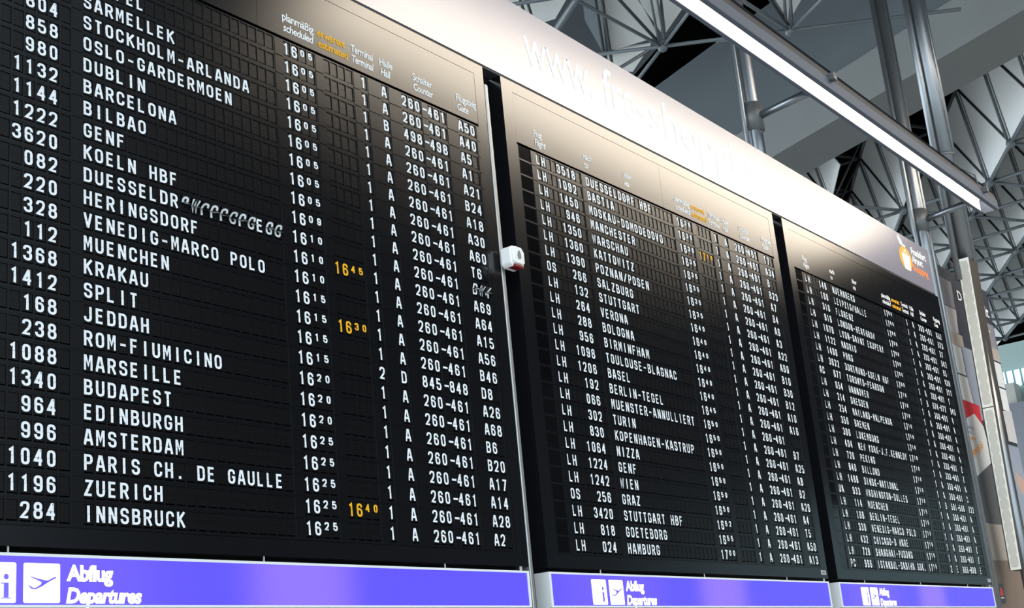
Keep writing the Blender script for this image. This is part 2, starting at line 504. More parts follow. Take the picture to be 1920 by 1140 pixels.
def row_bezel_mesh():
    mb = MB()
    z0, z1 = -0.0258, 0.0735
    x0, x1 = -0.068, 3.315
    op = []
    for g, (nm, u0, n) in enumerate(GROUPS):
        for k in range(n):
            c = cell_u(g, k); op.append((c - 0.0008, c + CELLW + 0.0014))
    op.sort()
    D = 0.014
    # strips above and below the openings, and the bars between them
    mb.box(x0, x1, 0.0, 0.004, z0, OZ0, M_bezel)
    mb.box(x0, x1, 0.0, 0.004, OZ1, z1, M_bezel)
    e = x0
    for a, b in op + [(x1, x1)]:
        if a - e > 1e-4:
            mb.box(e, a, 0.0, 0.004, OZ0, OZ1, M_bezel)
        e = b
    # the walls of each opening
    for a, b in op:
        k = M_bezel
        mb.poly([(a, 0.004, OZ0), (a, D, OZ0), (a, D, OZ1), (a, 0.004, OZ1)], k)
        mb.poly([(b, 0.004, OZ1), (b, D, OZ1), (b, D, OZ0), (b, 0.004, OZ0)], k)
        mb.poly([(a, 0.004, OZ1), (a, D, OZ1), (b, D, OZ1), (b, 0.004, OZ1)], k)
    # raised filler plates between the groups
    ends = []
    for g, (nm, u0, n) in enumerate(GROUPS):
        ends.append((u0, cell_u(g, n - 1) + CELLW))
    gaps = [(-0.066, ends[0][0] - 0.006)]
    for i in range(len(ends) - 1):
        gaps.append((ends[i][1] + 0.008, ends[i + 1][0] - 0.007))
    gaps.append((ends[-1][1] + 0.008, 3.311))
    for a, b in gaps:
        mb.box(a, b, -0.0026, 0.001, -0.0235, 0.0715, M_bezel)
    # dash between the two counter numbers
    a, b = 2.797, 2.833
    mb.box(a, b, -0.0032, -0.0026, 0.0235, 0.0335, M_char)
    return mb.mesh('display_row')
ROW_MESH = row_bezel_mesh()

FY = 0.0045                      # flaps sit this far behind the bezel
FZ0, FZ1, FM = -0.0058, 0.0662, 0.0305
TOP_OF = {'F': 'C', 'G': 'C', '8': '8', 'B': 'R', '4': '/'}
def add_cell(mb, u, ch=' ', m=M_char, small=False, flip=None):
    a, b = u + 0.0004, u + CELLW
    y = FY
    gap = 0.00045
    # recess behind the flaps
    mb.poly([(a - .001, 0.0135, OZ0), (b + .0014, 0.0135, OZ0), (b + .0014, 0.0135, OZ1), (a - .001, 0.0135, OZ1)], M_void)
    if flip is None:
        mb.box(a, b, y, y + 0.001, FM + gap, FZ1, M_flap)
    mb.box(a, b, y - 0.0006, y + 0.0004, FZ0, FM - gap, M_flap)
    if ch == ' ' : return
    if small:
        w, h = 0.0300, CH * 0.60
        x = u + (CELLW - w) * 0.5 + 0.001; z = CH - h
    else:
        w, h = CW, CH
        x = u + (CELLW - w) * 0.5 ; z = 0.0
    y0_ = y
    quads = [(q, 3) for q in glyph(ch, w, h)] if flip is None else \
        [(q, 1) for q in glyph(TOP_OF.get(ch, ch), w, h)] + ([(q, 2) for q in glyph(ch, w, h)] if ch != '8' else [])
    for n_q, (q, part) in enumerate(quads):
        y = y0_ - 2.0e-5 * n_q
        q = [p + Vector((x, z)) for p in q]
        up_ = clip_y(q, FM + gap, True); lo = clip_y(q, FM - gap, False)
        if len(up_) > 2 and part & 1:
            if flip is None:
                mb.poly([(p.x, y - 0.0004, p.y) for p in up_], m)
            else:
                ca, sa = math.cos(flip), math.sin(flip)
                mb.poly([(p.x, y - 0.0006 - (p.y - FM) * sa, FM + (p.y - FM) * ca) for p in up_], m)
        if len(lo) > 2 and part & 2:
            mb.poly([(p.x, y - 0.0010, p.y) for p in lo], m)
    y = y0_
    if flip is not None:
        # the flap in mid-fall, hinged at the middle of the cell
        ca, sa = math.cos(flip), math.sin(flip)
        L = FZ1 - FM
        mb.prism([(a, y - 0.0002, FM), (b, y - 0.0002, FM), (b, y - 0.0002 - L * sa, FM + L * ca), (a, y - 0.0002 - L * sa, FM + L * ca)],
                 (0, 0.0006 * ca, 0.0006 * sa), M_flap)
        # a second flap just leaving the drum, a white patch painted on it for its lit edge
        f2 = flip + 1.25
        ca, sa = math.cos(f2), math.sin(f2); L2 = L * 0.9
        mb.prism([(a, y - 0.001, FM), (b, y - 0.001, FM), (b, y - 0.001 - L2 * sa, FM + L2 * ca), (a, y - 0.001 - L2 * sa, FM + L2 * ca)],
                 (0, 0.0006 * ca, 0.0006 * sa), M_flap)
        c0 = u + 0.012
        mb.poly([(c0 + px * .022, y - 0.0016 - (L2 * pz) * sa, FM + (L2 * pz) * ca - .0006) for px, pz in ((0, .3), (1, .3), (1.1, .62), (.8, .92), (.2, .92), (-.1, .62))], m)

BLANKS = {}
def flaps_mesh(g_list, text, m=M_char, small_from=None, flips=None):
    key = None
    if not text.strip():
        key = tuple(g_list)
        if key in BLANKS: return BLANKS[key]
    mb = MB()
    i = 0
    for g in g_list:
        for k in range(GROUPS[g][2]):
            ch = text[i] if i < len(text) else ' '
            sm = small_from is not None and i >= small_from
            add_cell(mb, cell_u(g, k), ch, m, sm, (flips or {}).get(i))
            i += 1
    me = mb.mesh(GROUPS[g_list[0]][0])
    if key: BLANKS[key] = me
    return me

def window_mesh():
    mb = MB()
    mb.box(-0.192, -0.070, 0.003, 0.006, -0.0135, 0.0740, M_window)
    return mb.mesh('indicator_window')
WIN_MESH = window_mesh()

A, O5 = 'A', '260461'
# (airline, flight, destination, scheduled, estimated, terminal, hall, counters, gate)
def rows(s):
    out = []
    for ln in s.strip('\n').split('\n'):
        p = [q.strip() for q in ln.split('|')]
        while len(p) < 9: p.append('')
        out.append(p)
    return out
B1 = rows('''
||| 1605||1|A|260461|A50
||NEAPEL|1605||1|A|260461|A40
||SARMELLEK|1605||1|B|498498|A5
|804|STOCKHOLM-ARLANDA|1605||1|A|260461|A1
|858|OSLO-GARDERMOEN|1605||1|A|260461|A21
|980|DUBLIN|1605||1|A|260461|B24
|1132|BARCELONA|1605||1|A|260461|A18
|1144|BILBAO|1605||1|A|260461|A30
|1222|GENF|1605||1|A|260461|A60
|3620|KOELN HBF|1609||1|A|260461|T6
|082|DUESSELDR8WFFFGFGEGG|1610||1|A|260461|BW4
|220|HERINGSDORF|1610|1645|1|A|260461|A69
|328|VENEDIG-MARCO POLO|1610||1|A|260461|A64
|112|MUENCHEN|1615||1|A|260461|A15
|1368|KRAKAU|1615|1630|1|A|260461|A56
|1412|SPLIT|1615||1|A|260461|B46
|168|JEDDAH|1615||2|D|845848|D8
|238|ROM-FIUMICINO|1620||1|A|260461|A26
|1088|MARSEILLE|1620||1|A|260461|A68
|1340|BUDAPEST|1620||1|A|260461|B6
|964|EDINBURGH|1625||1|A|260461|B20
|996|AMSTERDAM|1625||1|A|260461|A17
|1040|PARIS CH. DE GAULLE|1625||1|A|260461|A14
|1196|ZUERICH|1625|1640|1|A|260461|A28
|284|INNSBRUCK|1625||1|A|260461|A2
''')
B2 = rows('''
LH|3518|DUESSELDORF HBF|1626||1|A|260461|T7
LH|1092|BASTIA|1630||1|A|260461|A34
LH|1450|MOSKAU-DOMODEDOVO|1630|1710|1|A|260461|B
LH|946|MANCHESTER|1635||1|A|260461|B23
LH|1350|WARSCHAU|1635||1|A|260461|A7
LH|1360|KATTOWITZ|1635||1|A|260461|B4
LH|1390|POZNAN/POSEN|1635||1|A|260461|A6
OS|266|SALZBURG|1635||1|A|260461|A3
LH|132|STUTTGART|1640||1|A|260461|A22
LH|264|VERONA|1640||1|A|260461|A60
LH|288|BOLOGNA|1640||1|A|260461|B10
LH|956|BIRMINFHAM|1640||1|A|260461|B30
LH|1098|TOULOUSE-BLAGNAC|1640||1|A|260461|B12
LH|1206|BASEL|1640||1|A|260461|A10
LH|192|BERLIN-TEGEL|1645||1|A|260461|A16
LH|066|MUENSTER-ANNULLIERT|1650||1|A|260461|
LH|302|TURIN|1650||1|A|260461|B7
LH|830|KOPENHAGEN-KASTRUP|1650||1|A|260461|A25
LH|1064|NIZZA|1650||1|A|260461|A8
LH|1224|GENF|1650||1|A|260461|B2
LH|1242|WIEN|1650||1|A|260461|A26
OS|256|GRAZ|1650||1|A|260461|A4
LH|3420|STUTTGART HBF|1652||1|A|260461|T5
LH|818|GOETEBORG|1655||1|A|260461|A50
LH|024|HAMBURG|1700||1|A|260461|A13
''')
B3 = rows('''
LH|148|NUERNBERG|1700||1|A|260461|A52
LH|160|LEIPZIG/HALLE|1700||1|A|260461|B73
LH|316|FLORENZ|1700||1|A|260461|B7
LH|916|LONDON-HEATHROW|1700||1|A|260461|B42
LH|1078|LYON-SAINT EXUPERY|1700||1|A|260461|B5
LH|1122|MADRID|1700||1|A|260461|A34
LH|1400|PRAG|1700||1|A|260461|B11
LH|3622|DORTMUND-KOELN HBF|1709||1|A|260461|T
AC|877|TORONTO-PEARSON|1710||1|B|674677|B45
LH|054|HANNOVER|1710||1|A|260461|A
LH|214|DRESDEN|1710||1|A|260461|A
LH|254|MAILAND-MALPENSA|1710||1|A|260461|A
LH|356|BREMEN|1710||1|A|260461|A
LH|396|LUXEMBURG|1710||1|A|260461|A
LH|404|NEW YORK-J.F.KENNEDY|1710||1|A|260461|Z
LH|720|PEKING|1710||1|A|260461|Z
LH|840|BILLUND|1710||1|A|260461|A
LH|1488|DINSK-NATIONAL|1710||1|A|260461|C
UA|933|WASHINGTON-DULLES|1710||1|B|501506|Z22
LH|114|MUENCHEN|1715||1|A|260461|A
LH|168|BERLIN-TEGEL|1715||1|A|260461|A
LH|330|VENEDIG-MARCO POLO|1715||1|A|260461|A
LH|432|CHICAGO-O HARE|1715||1|A|260461|Z
LH|728|SHANGHAI-PUDONG|1715||1|A|260461|Z
PC|996|ISTANBUL-SABIHA GOK.|1715||2|E|966968|E
''')

HEADINGS = [  # (two lines, x, width of each, amber)
 (('Flug', 'Flight'), -0.010, (0.088, 0.118), False), (('nach', 'to'), 0.548, (0.105, 0.045), False), (('\u00fcber', 'via'), 1.036, (0.110, 0.065), False),
 (('planm\u00e4\u00dfig', 'scheduled'), 1.732, (0.222, 0.214), False), (('erwartet', 'estimated'), 1.980, (0.205, 0.224), True),
 (('Terminal', 'Terminal'), 2.230, (0.172, 0.172), False), (('Halle', 'Hall'), 2.455, (0.106, 0.082), False),
 (('Schalter', 'Counter'), 2.730, (0.172, 0.170), False), (('Flugsteig', 'Gate'), 3.118, (0.186, 0.104), False)]

def make_board(b, data, label):
    X0 = (b - 1) * S
    t = thing('departure_board', label, 'departure board', (X0, 0.0, BASE), 'split-flap departure boards in a row')
    dz = -BZ                                     # first base line above the board's lower edge
    # housing: front frame, back box
    mb = MB()
    L, Rt, hl, hr = -0.31, 3.405, -0.2, 3.315
    mb.box(L, hl, 0.0, 0.02, 0, dz + 0.4985, M_board)
    mb.box(hr, Rt, 0.0, 0.02, 0, dz + 0.4985, M_board)
    mb.box(hl, hr, 0.0, 0.02, dz + 0.4245, dz + 0.4985, M_board)
    mb.box(hl, hr, 0.0, 0.02, 0, dz - 2.4275, M_board)
    mb.box(L, Rt, 0.02, 0.10, 0, dz + 0.4985, M_board)
    mb.build('housing', t)
    # head plates with a seam
    for a, c in ((hl + 0.002, 1.5600), (1.5622, hr - 0.002)):
        mb = MB(); mb.box(a, c, 0.001, 0.019, dz + 0.0905, dz + 0.4222, M_board)
        mb.build('header_panel', t)
    mb = MB(); mb.box(hl, hr, 0.0125, 0.0195, dz + 0.0735, dz + 0.0905, M_void)
    mb.box(hl, -0.068, 0.012, 0.0195, dz - 2.4275, dz + 0.0735, M_void)
    mb.box(-0.068, hr, 0.0155, 0.0195, dz - 2.4275, dz + 0.0735, M_void)
    mb.build('inner_back_plate', t)
    # thin rails between the indicator windows
    mb = MB()
    for i in range(25):
        z = dz - i * ROW
        mb.box(-0.199, -0.070, -0.001, 0.006, z - 0.0258, z - 0.0150, M_bezel)
    mb.box(-0.199, -0.192, 0.0, 0.008, dz - 2.4258, dz + 0.0735, M_bezel)
    mb.build('window_rail', t)
    for (l1, l2), x, (w1, w2), am in HEADINGS:
        m = M_amber if am else M_text
        for ln, xx, zz_, ww, sh in ((l1, x, 0.186, w1, 0.0), (l2, x + 0.004, 0.126, w2, 0.18)):
            mb = MB()
            add_text(mb, ln, xx, dz + zz_, ww, 0.043, -0.0006, m, 0.016, sh)
            mb.build('column_heading', t, label=('amber' if am else 'white') + ' heading ' + ln)
    for i, (al, fl, de, ti, es, te, ha, co, ga) in enumerate(data):
        z = dz - i * ROW
        rw = link('display_row', ROW_MESH, t, (0, 0, z))
        if de: rw['label'] = 'row of flaps showing ' + de.split('8W')[0].rstrip()
        code = (al + '   ')[:3] + ' ' + fl.rjust(4) + ' '
        link('airline_and_number_flaps', flaps_mesh([0], code), rw)
        fl_d = None; fl_g = None
        if b == 0 and i == 10:
            fl_d = {k: 0.72 + 0.14 * ((k * 7) % 3 - 1) for k in range(9, 20)}
            fl_d.pop(17)
            de = de[:9] + de[9:]
            fl_g = {0: 0.35, 1: 0.75, 2: 0.6}
        link('destination_flaps', flaps_mesh([1], de, flips=fl_d), rw)
        link('scheduled_time_flaps', flaps_mesh([2], ti, small_from=2), rw)
        link('estimated_time_flaps', flaps_mesh([3], es, M_amber, small_from=2), rw)
        link('terminal_flap', flaps_mesh([4], te), rw)
        link('hall_flap', flaps_mesh([5], ha), rw)
        link('counter_flaps', flaps_mesh([6], co[:3]), rw)
        link('counter_flaps', flaps_mesh([7], co[3:]), rw)
        link('gate_flaps', flaps_mesh([8], ga, flips=fl_g), rw)
        link('indicator_window', WIN_MESH, rw)
    if b > 0:
        mb = MB()
        mb.box(3.288, 3.378, -0.0012, 0.0, dz - 2.476, dz - 2.443, M_sticker)
        mb.box(3.312, 3.352, -0.0016, -0.0012, dz - 2.464, dz - 2.455, M_stickerink)
        mb.build('inspection_sticker', t, label='small grey sticker')
    return t

make_board(0, B1, 'split-flap departure board nearest the viewer, rows from 16:05 to 16:25')
make_board(1, B2, 'middle split-flap departure board, rows from 16:26 Duesseldorf to 17:00 Hamburg')
make_board(2, B3, 'farthest split-flap departure board, rows from 17:00 Nuernberg to 17:15 Istanbul')

# ------------------------------------------------------------------ blue light boxes under the boards
BOXZ0, BOXZ1 = ZR - 2.722, ZR - 2.527
def make_light_box(b, label):
    t = thing('light_box', label, 'illuminated sign', ((b - 1) * S, 0.0, BOXZ0), 'blue departures light boxes')
    H = BOXZ1 - BOXZ0
    L, Rt = -0.31, 3.400
    mb = MB()
    mb.box(L, Rt, 0.010, 0.10, 0, H, M_boxframe)
    for x0, x1, z0, z1 in ((L, Rt, H - 0.011, H), (L, Rt, 0, 0.010), (L, L + 0.020, 0.010, H - 0.011), (Rt - 0.018, Rt, 0.010, H - 0.011)):
        mb.box(x0, x1, -0.002, 0.010, z0, z1, M_boxframe)
    mb.build('frame', t)
    for a, c in ((L + 0.020, 2.3255), (2.3275, Rt - 0.018)):
        mb = MB(); mb.box(a, c, 0.002, 0.0098, 0.010, H - 0.011, M_blue)
        mb.build('blue_panel', t)
    zz = lambda z: z + 2.722
    def rsq(x0, x1, z0, z1, rad=0.007):
        p = []
        for cx, cz, a0 in ((x1 - rad, z1 - rad, 0), (x0 + rad, z1 - rad, 90), (x0 + rad, z0 + rad, 180), (x1 - rad, z0 + rad, 270)):
            for k in range(5):
                a = math.radians(a0 + 22.5 * k); p.append((cx + rad * math.cos(a), cz + rad * math.sin(a)))
        return p
    y = 0.0006
    # information pictogram
    mb = MB()
    x0, x1, z0, z1 = 0.108, 0.262, zz(-2.705), zz(-2.562)
    mb.poly([(x, y, z) for x, z in rsq(x0, x1, z0, z1)], M_backlit)
    cx = 0.222
    mb.poly([(cx + 0.0105 * math.cos(k * math.pi / 8), y - .0005, zz(-2.613) + 0.0105 * math.sin(k * math.pi / 8)) for k in range(16)], M_blueink)
    mb.poly([(cx - .0095, y - .0005, zz(-2.686)), (cx + .0105, y - .0005, zz(-2.686)), (cx + .0105, y - .0005, zz(-2.634)), (cx - .0095, y - .0005, zz(-2.634))], M_blueink)
    mb.poly([(cx - .021, y - .0005, zz(-2.690)), (cx + .021, y - .0005, zz(-2.690)), (cx + .021, y - .0005, zz(-2.6865)), (cx - .021, y - .0005, zz(-2.6865))], M_blueink)
    mb.poly([(cx - .021, y - .0005, zz(-2.638)), (cx - .009, y - .0005, zz(-2.638)), (cx - .009, y - .0005, zz(-2.634)), (cx - .021, y - .0005, zz(-2.634))], M_blueink)
    mb.build('information_pictogram', t, label='white square with a blue letter i')
    # departing aeroplane pictogram
    mb = MB()
    x0, x1, z0, z1 = 0.292, 0.446, zz(-2.705), zz(-2.562)
    mb.poly([(x, y, z) for x, z in rsq(x0, x1, z0, z1)], M_backlit)
    W, Hh = x1 - x0, z1 - z0
    def pp(pts): mb.poly([(x0 + W * a, y - .0005, z0 + Hh * c) for a, c in pts], M_blueink)
    # body, wing and tail (measured on the square)
    pp([(.12, .445), (.15, .405), (.22, .345), (.345, .340), (.42, .375), (.66, .515), (.875, .625), (.90, .655), (.875, .665), (.81, .645), (.66, .570), (.48, .475), (.34, .385), (.255, .385), (.15, .440)])
    pp([(.16, .660), (.20, .665), (.36, .620), (.60, .572), (.68, .565), (.66, .515), (.48, .400), (.47, .475), (.485, .500), (.465, .530)])
    mb.build('departure_pictogram', t, label='white square with a blue climbing aeroplane')
    mb = MB()
    add_text(mb, 'Abflug', 0.474, zz(-2.622), 0.209, 0.056, y, M_backlit, 0.042)
    mb.build('lettering', t, label='white lettering Abflug')
    mb = MB()
    add_text(mb, 'Departures', 0.472, zz(-2.704), 0.346, 0.054, y, M_backlit, 0.042, 0.2)
    mb.build('lettering', t, label='white slanted lettering Departures')
    for x in (0.235, 1.478, 2.705, 3.345):
        mb = MB(); mb.tube((x, 0.012, H - 0.001), (x, 0.012, H + 0.024), 0.0045 if x < 3 else 0.009, M_alu, 8)
        mb.build('mounting_pin', t)
    return t
make_light_box(0, 'blue Abflug Departures light box with the largest pictograms, under the nearest board')
make_light_box(1, 'blue Abflug Departures light box under the middle departure board')
make_light_box(2, 'blue Abflug Departures light box at the far end, under the farthest board')

# slim aluminium post beside the nearest board
mb = MB()
mb.box(-S + 3.4075, -S + 3.437, -0.006, 0.10, BOXZ0 - 0.3, ZR + 0.385, M_alu)
o = mb.build('mounting_post')
bevel_obj(o, 0.006, 3)
for p in o.data.polygons: p.use_smooth = False
tag(o, 'slim pale metal post along the right edge of the nearest departure board', 'post')

# ------------------------------------------------------------------ alarm sounder in the gap
t = thing('alarm_sounder', 'white plastic alarm sounder with grey drop shaped lens in the gap beside the nearest board', 'alarm sounder', (-S + 3.437, -0.10, ZR - 0.742))
mb = MB()
w, h = 0.062, 0.064
front = [(-w, -h * .72), (-w * .72, -h), (w * .80, -h), (w, -h * .78), (w, h * .45), (w * .55, h), (-w * .6, h), (-w, h * .72)]
mb.prism([(x, 0, z) for x, z in front], (0, 0.075, 0), M_plastic)
o = mb.build('case', t); bevel_obj(o, 0.008, 3)
mb = MB()
mb.prism([(x * .86 + .004, -0.012, z * .80 + .008) for x, z in front], (0, 0.014, 0), M_plastic)
o = mb.build('front_cover', t); bevel_obj(o, 0.006, 3)
mb = MB()
drop = [(0.004 + 0.021 * math.sin(a) * (0.35 + 0.65 * (0.5 - 0.5 * math.cos(a)) ** .8), 0.010 + 0.027 * math.cos(a)) for a in [2 * math.pi * k / 24 for k in range(24)]]
mb.prism([(x, -0.0155, z) for x, z in drop], (0, 0.004, 0), M_greylens)
mb.build('lens', t, label='grey drop shaped lens')
mb = MB()
mb.prism([(x, -0.010, z) for x, z in ((-.040, -.066), (.045, -.066), (.052, -.050), (-.046, -.050))], (0, 0.055, 0), M_redlens)
o = mb.build('beacon_lens', t, label='dark red beacon lens along the lower edge'); bevel_obj(o, 0.004, 2)
mb = MB()
mb.box(-0.020, 0.02, 0.07, 0.094, -0.03, 0.02, M_alu)
mb.tube((-0.02, 0.078, -0.052), (0.03, 0.078, -0.052), 0.006, M_signdark, 8)
mb.build('bracket', t)

# ------------------------------------------------------------------ advertising sign over the boards
SX0, SX1 = -5.2, 7.243
t = thing('advertising_sign', 'long pale lavender advertising sign lettered fra-shopping.de above the departure boards', 'sign', (SX0, 0, ZR + 0.516))
def ztop(x): return 1.0875 - (x + 0.15) * 0.01115          # upper edge, falls a little towards the far end
mb = MB()
pts = [(SX0, ZR + 0.516), (SX1, ZR + 0.516), (SX1 - 0.005, ZR + ztop(SX1)), (SX0, ZR + ztop(SX0))]
mb.prism([(x - SX0, 0.0, z - ZR - 0.516) for x, z in pts], (0, 0.08, 0), M_sign, M_sign)
mb.build('panel', t)
mb = MB(); mb.box(0, SX1 - SX0, 0.004, 0.08, -0.0155, -0.0005, M_signedge)
mb.build('lower_profile', t, label='thin dark profile under the panel')
mb = MB()
def sx(x): return x - SX0
zb = 0.675 - 0.516
for word, x_, zo_, w_ in (('www.', -0.02, .018, .80), ('fra-', .900, .015, .58), ('shopping', 1.53, .008, 1.80), ('.de', 3.44, -.004, .56)):
    mb = MB(); add_text(mb, word, sx(x_), zb + zo_, w_, 0.300, -0.0012, M_text, 0.004)
    mb.build('lettering', t, label='large white lettering ' + word)
mb = MB()
ccx, ccz = sx(6.515), 0.760 - 0.516
mb.poly([(ccx + 0.170 * math.cos(2 * math.pi * k / 36), -0.0012, ccz + 0.128 * math.sin(2 * math.pi * k / 36)) for k in range(36)], M_orange)
# shopping bag
bx = ccx + 0.005
mb.poly([(bx - .105, -0.0022, ccz + .045), (bx - .075, -0.0022, ccz - .122), (bx + .085, -0.0022, ccz - .122), (bx + .110, -0.0022, ccz + .045)], M_text)
ring = [(bx + .045 * math.cos(a), ccz + .045 + .052 * math.sin(a)) for a in [math.pi * k / 10 for k in range(11)]]
ring2 = [(bx + .030 * math.cos(a), ccz + .045 + .036 * math.sin(a)) for a in [math.pi * k / 10 for k in range(11)]]
for k in range(10):
    mb.poly([(ring[k][0], -0.0022, ring[k][1]), (ring[k + 1][0], -0.0022, ring[k + 1][1]), (ring2[k + 1][0], -0.0022, ring2[k + 1][1]), (ring2[k][0], -0.0022, ring2[k][1])], M_text)
# small aeroplane above the disc
ax, az = sx(6.44), 0.930 - 0.516
mb.poly([(ax - .09, -0.0012, az + .045), (ax - .02, -0.0012, az + .02), (ax + .06, -0.0012, az - .02), (ax + .13, -0.0012, az - .025), (ax + .10, -0.0012, az - .05), (ax - .03, -0.0012, az - .035)], M_text)
mb.poly([(ax - .06, -0.0012, az + .062), (ax - .035, -0.0012, az + .060), (ax + .05, -0.0012, az + .0), (ax + .0, -0.0012, az - .01)], M_text)
mb.build('logo', t, label='orange disc with a white shopping bag and aeroplane')
mb = MB()
add_text(mb, 'Frankfurt', sx(6.71), 0.852 - 0.516, 0.42, 0.075, -0.0012, M_text, 0.028)
mb.build('logo_lettering', t, label='white lettering Frankfurt')
mb = MB()
add_text(mb, 'Airport', sx(6.70), 0.762 - 0.516, 0.30, 0.075, -0.0012, M_text, 0.028)
mb.build('logo_lettering', t, label='white lettering Airport')
mb = MB()
add_text(mb, 'Shopping', sx(6.68), 0.668 - 0.516, 0.43, 0.075, -0.0012, M_dorange, 0.028)
mb.build('logo_lettering', t, label='orange lettering Shopping')

# ------------------------------------------------------------------ linear lamp in front of the sign
LY0, LY1, LZ = -0.292, -0.492, ZR + 1.622
t = thing('linear_lamp', 'long linear fluorescent lamp hanging in front of the advertising sign', 'lamp', (LAMP_X0, 0, LZ))
Lx = LAMP_X1 - LAMP_X0
PROF = [(LY0, 0.0), (LY0, 0.150), (LY0 - 0.045, 0.205), (LY1 + 0.030, 0.205), (LY1, 0.110), (LY1, 0.0)]
mb = MB()
# shell: wall-side reflector sheet, lid, slanted front
mb.box(0, Lx, LY0 - 0.006, LY0, 0.0, 0.152, M_housingtop)
mb.prism([(0, y, z) for y, z in [(LY0, 0.152), (LY0 - 0.045, 0.205), (LY1 + 0.030, 0.205), (LY1 + 0.008, 0.196), (LY0 - 0.03, 0.196), (LY0 - 0.008, 0.152)]], (Lx, 0, 0), M_housingtop)
mb.prism([(0, y, z) for y, z in [(LY1 + 0.030, 0.205), (LY1, 0.100), (LY1 + 0.010, 0.100), (LY1 + 0.036, 0.196)]], (Lx, 0, 0), M_housingtop)
mb.build('housing', t)
mb = MB()
mb.box(0, Lx, LY1 - 0.002, LY1 + 0.008, 0.0, 0.100, M_housing)
mb.box(0, Lx, LY0 - 0.034, LY0 + 0.001, -0.004, 0.004, M_housing)
mb.box(0, Lx, LY1, LY1 + 0.040, -0.004, 0.004, M_housing)
mb.build('profile', t, label='blue grey profile')
mb = MB()
mb.box(0, Lx, LY0 - 0.008, LY0 - 0.0062, 0.010, 0.152, M_reflector)
mb.poly([(0, LY0 - 0.0085, 0.152), (0, LY0 - 0.0305, 0.1955), (Lx, LY0 - 0.0305, 0.1955), (Lx, LY0 - 0.0085, 0.152)], M_reflector)
mb.build('reflector', t, label='white inner reflector')
n_t = 9
seg = Lx / n_t
for k in range(n_t):
    a, c = k * seg + 0.006, (k + 1) * seg - 0.006
    dim = abs((a + c) / 2 + LAMP_X0 - 6.3) < seg * 0.5
    mb = MB(); mb.box(a, c, LY1 + 0.038, LY1 + 0.085, 0.165, 0.185, M_tubedim if dim else M_tube)
    mb.build('tube', t, label='dimmer fluorescent tube' if dim else 'glowing fluorescent tube')
for x in (-0.004, Lx):
    mb = MB(); mb.prism([(x, y, z) for y, z in PROF], (0.004, 0, 0), M_housing)
    mb.build('end_cap', t)
mb = MB()
mb.tube((Lx - 1.7, LY1 + 0.04, 0.155), (Lx - 0.75, LY1 - 0.02, 0.205), 0.004, M_trussdark, 6)
mb.tube((Lx - 0.75, LY1 - 0.02, 0.205), (Lx - 0.50, LY1 + 0.03, 0.150), 0.010, M_alu, 8)
mb.build('power_cable', t)

for x in (3.93, 7.97):
    mb = MB()
    mb.tube((x - LAMP_X0, LY1, 0.10), (x - LAMP_X0, LY1 - 0.055, 0.125), 0.016, M_steel, 10)
    mb.box(x - LAMP_X0 - 0.035, x - LAMP_X0 + 0.035, LY1 - 0.055, LY1 - 0.004, 0.075, 0.135, M_steeldark)
    mb.build('arm_clamp', t)

# light band under the ceiling on the hall side: out of the picture, seen only as the soft glow in the boards' heads
BX0, BX1, BY, BZ_ = 3.6, 17.9, -5.0, 9.62
t = thing('light_band', 'long warm ceiling light band on the hall side, mirrored in the board heads', 'lamp', (BX0, BY, BZ_))
mb = MB()
mb.box(0, BX1 - BX0, -0.55, 0.55, 0.03, 0.16, M_housing)
mb.build('housing', t)
for k in range(10):
    w_ = (BX1 - BX0) / 10
    mb = MB(); mb.box(k * w_ + 0.02, (k + 1) * w_ - 0.02, -0.50, 0.50, 0.0, 0.029, M_band)
    mb.build('diffuser', t)
    mb = MB(); mb.box(k * w_ + 0.02, (k + 1) * w_ - 0.02, -0.50, 0.50, 0.161, 0.175, M_ceilfill)  # added glow above the housing, out of view, lights the ceiling
    mb.build('added_uplight', t)
for k in range(6):
    x = 0.3 + k * (BX1 - BX0 - 0.6) / 5
    mb = MB(); mb.tube((x, 0, 0.16), (x, 0, 13.0 - BZ_), 0.012, M_steel, 8)
    mb.build('hanger', t)

# ------------------------------------------------------------------ steel columns behind the boards
def make_column(x, y, rad, zt, label, arm_z=None, arm_len=0.0, pipes=(), grp=None):
    t = thing('steel_column', label, 'column', (x, y, 0), grp)
    mb = MB(); mb.tube((0, 0, 0), (0, 0, zt), rad, M_steel, 20)
    mb.build('shaft', t, smooth=True)
    for px_, py_, pr in pipes:
        mb = MB(); mb.tube((px_, py_, 0), (px_, py_, zt), pr, M_steel, 10)
        mb.build('side_pipe', t, smooth=True)
    if arm_z:
        mb = MB(); mb.tube((0, 0, arm_z - 0.13), (0, 0, arm_z + 0.13), rad + 0.022, M_steeldark, 20)
        mb.build('collar', t, smooth=True)
        mb = MB(); mb.tube((0, -rad, arm_z), (0, -y + LY0 + 0.003, arm_z + 0.055), 0.036, M_steel, 12)
        mb.build('arm', t, smooth=True, label='round arm carrying the lamp')
    return t
ZA = ZR + 1.610
make_column(3.93, 0.27, 0.070, 12.6, 'slender steel column with a lamp arm, behind the sign between middle and far boards', ZA, 1, [(-0.125, 0.03, 0.022)])
make_column(7.97, 0.262, 0.078, 12.6, 'slender steel column with a lamp arm, just past the sign end', ZA - 0.03, 1, [(-0.13, 0.03, 0.028), (0.10, -0.05, 0.025)])
tc3 = make_column(9.50, 0.29, 0.062, 6.3, 'thicker steel column with a pale scalloped cover on its lower half', None, 0, [])
for px_, py_, pr, z0 in ((0, 0, 0.112, 6.262), (-0.16, 0.06, 0.04, 6.0), (0.15, -0.06, 0.036, 6.262)):
    mb = MB(); mb.tube((px_, py_, z0), (px_, py_, 12.7), pr, M_steel, 20)
    mb.build('upper_shaft' if px_ == 0 else 'side_pipe', tc3, smooth=True)
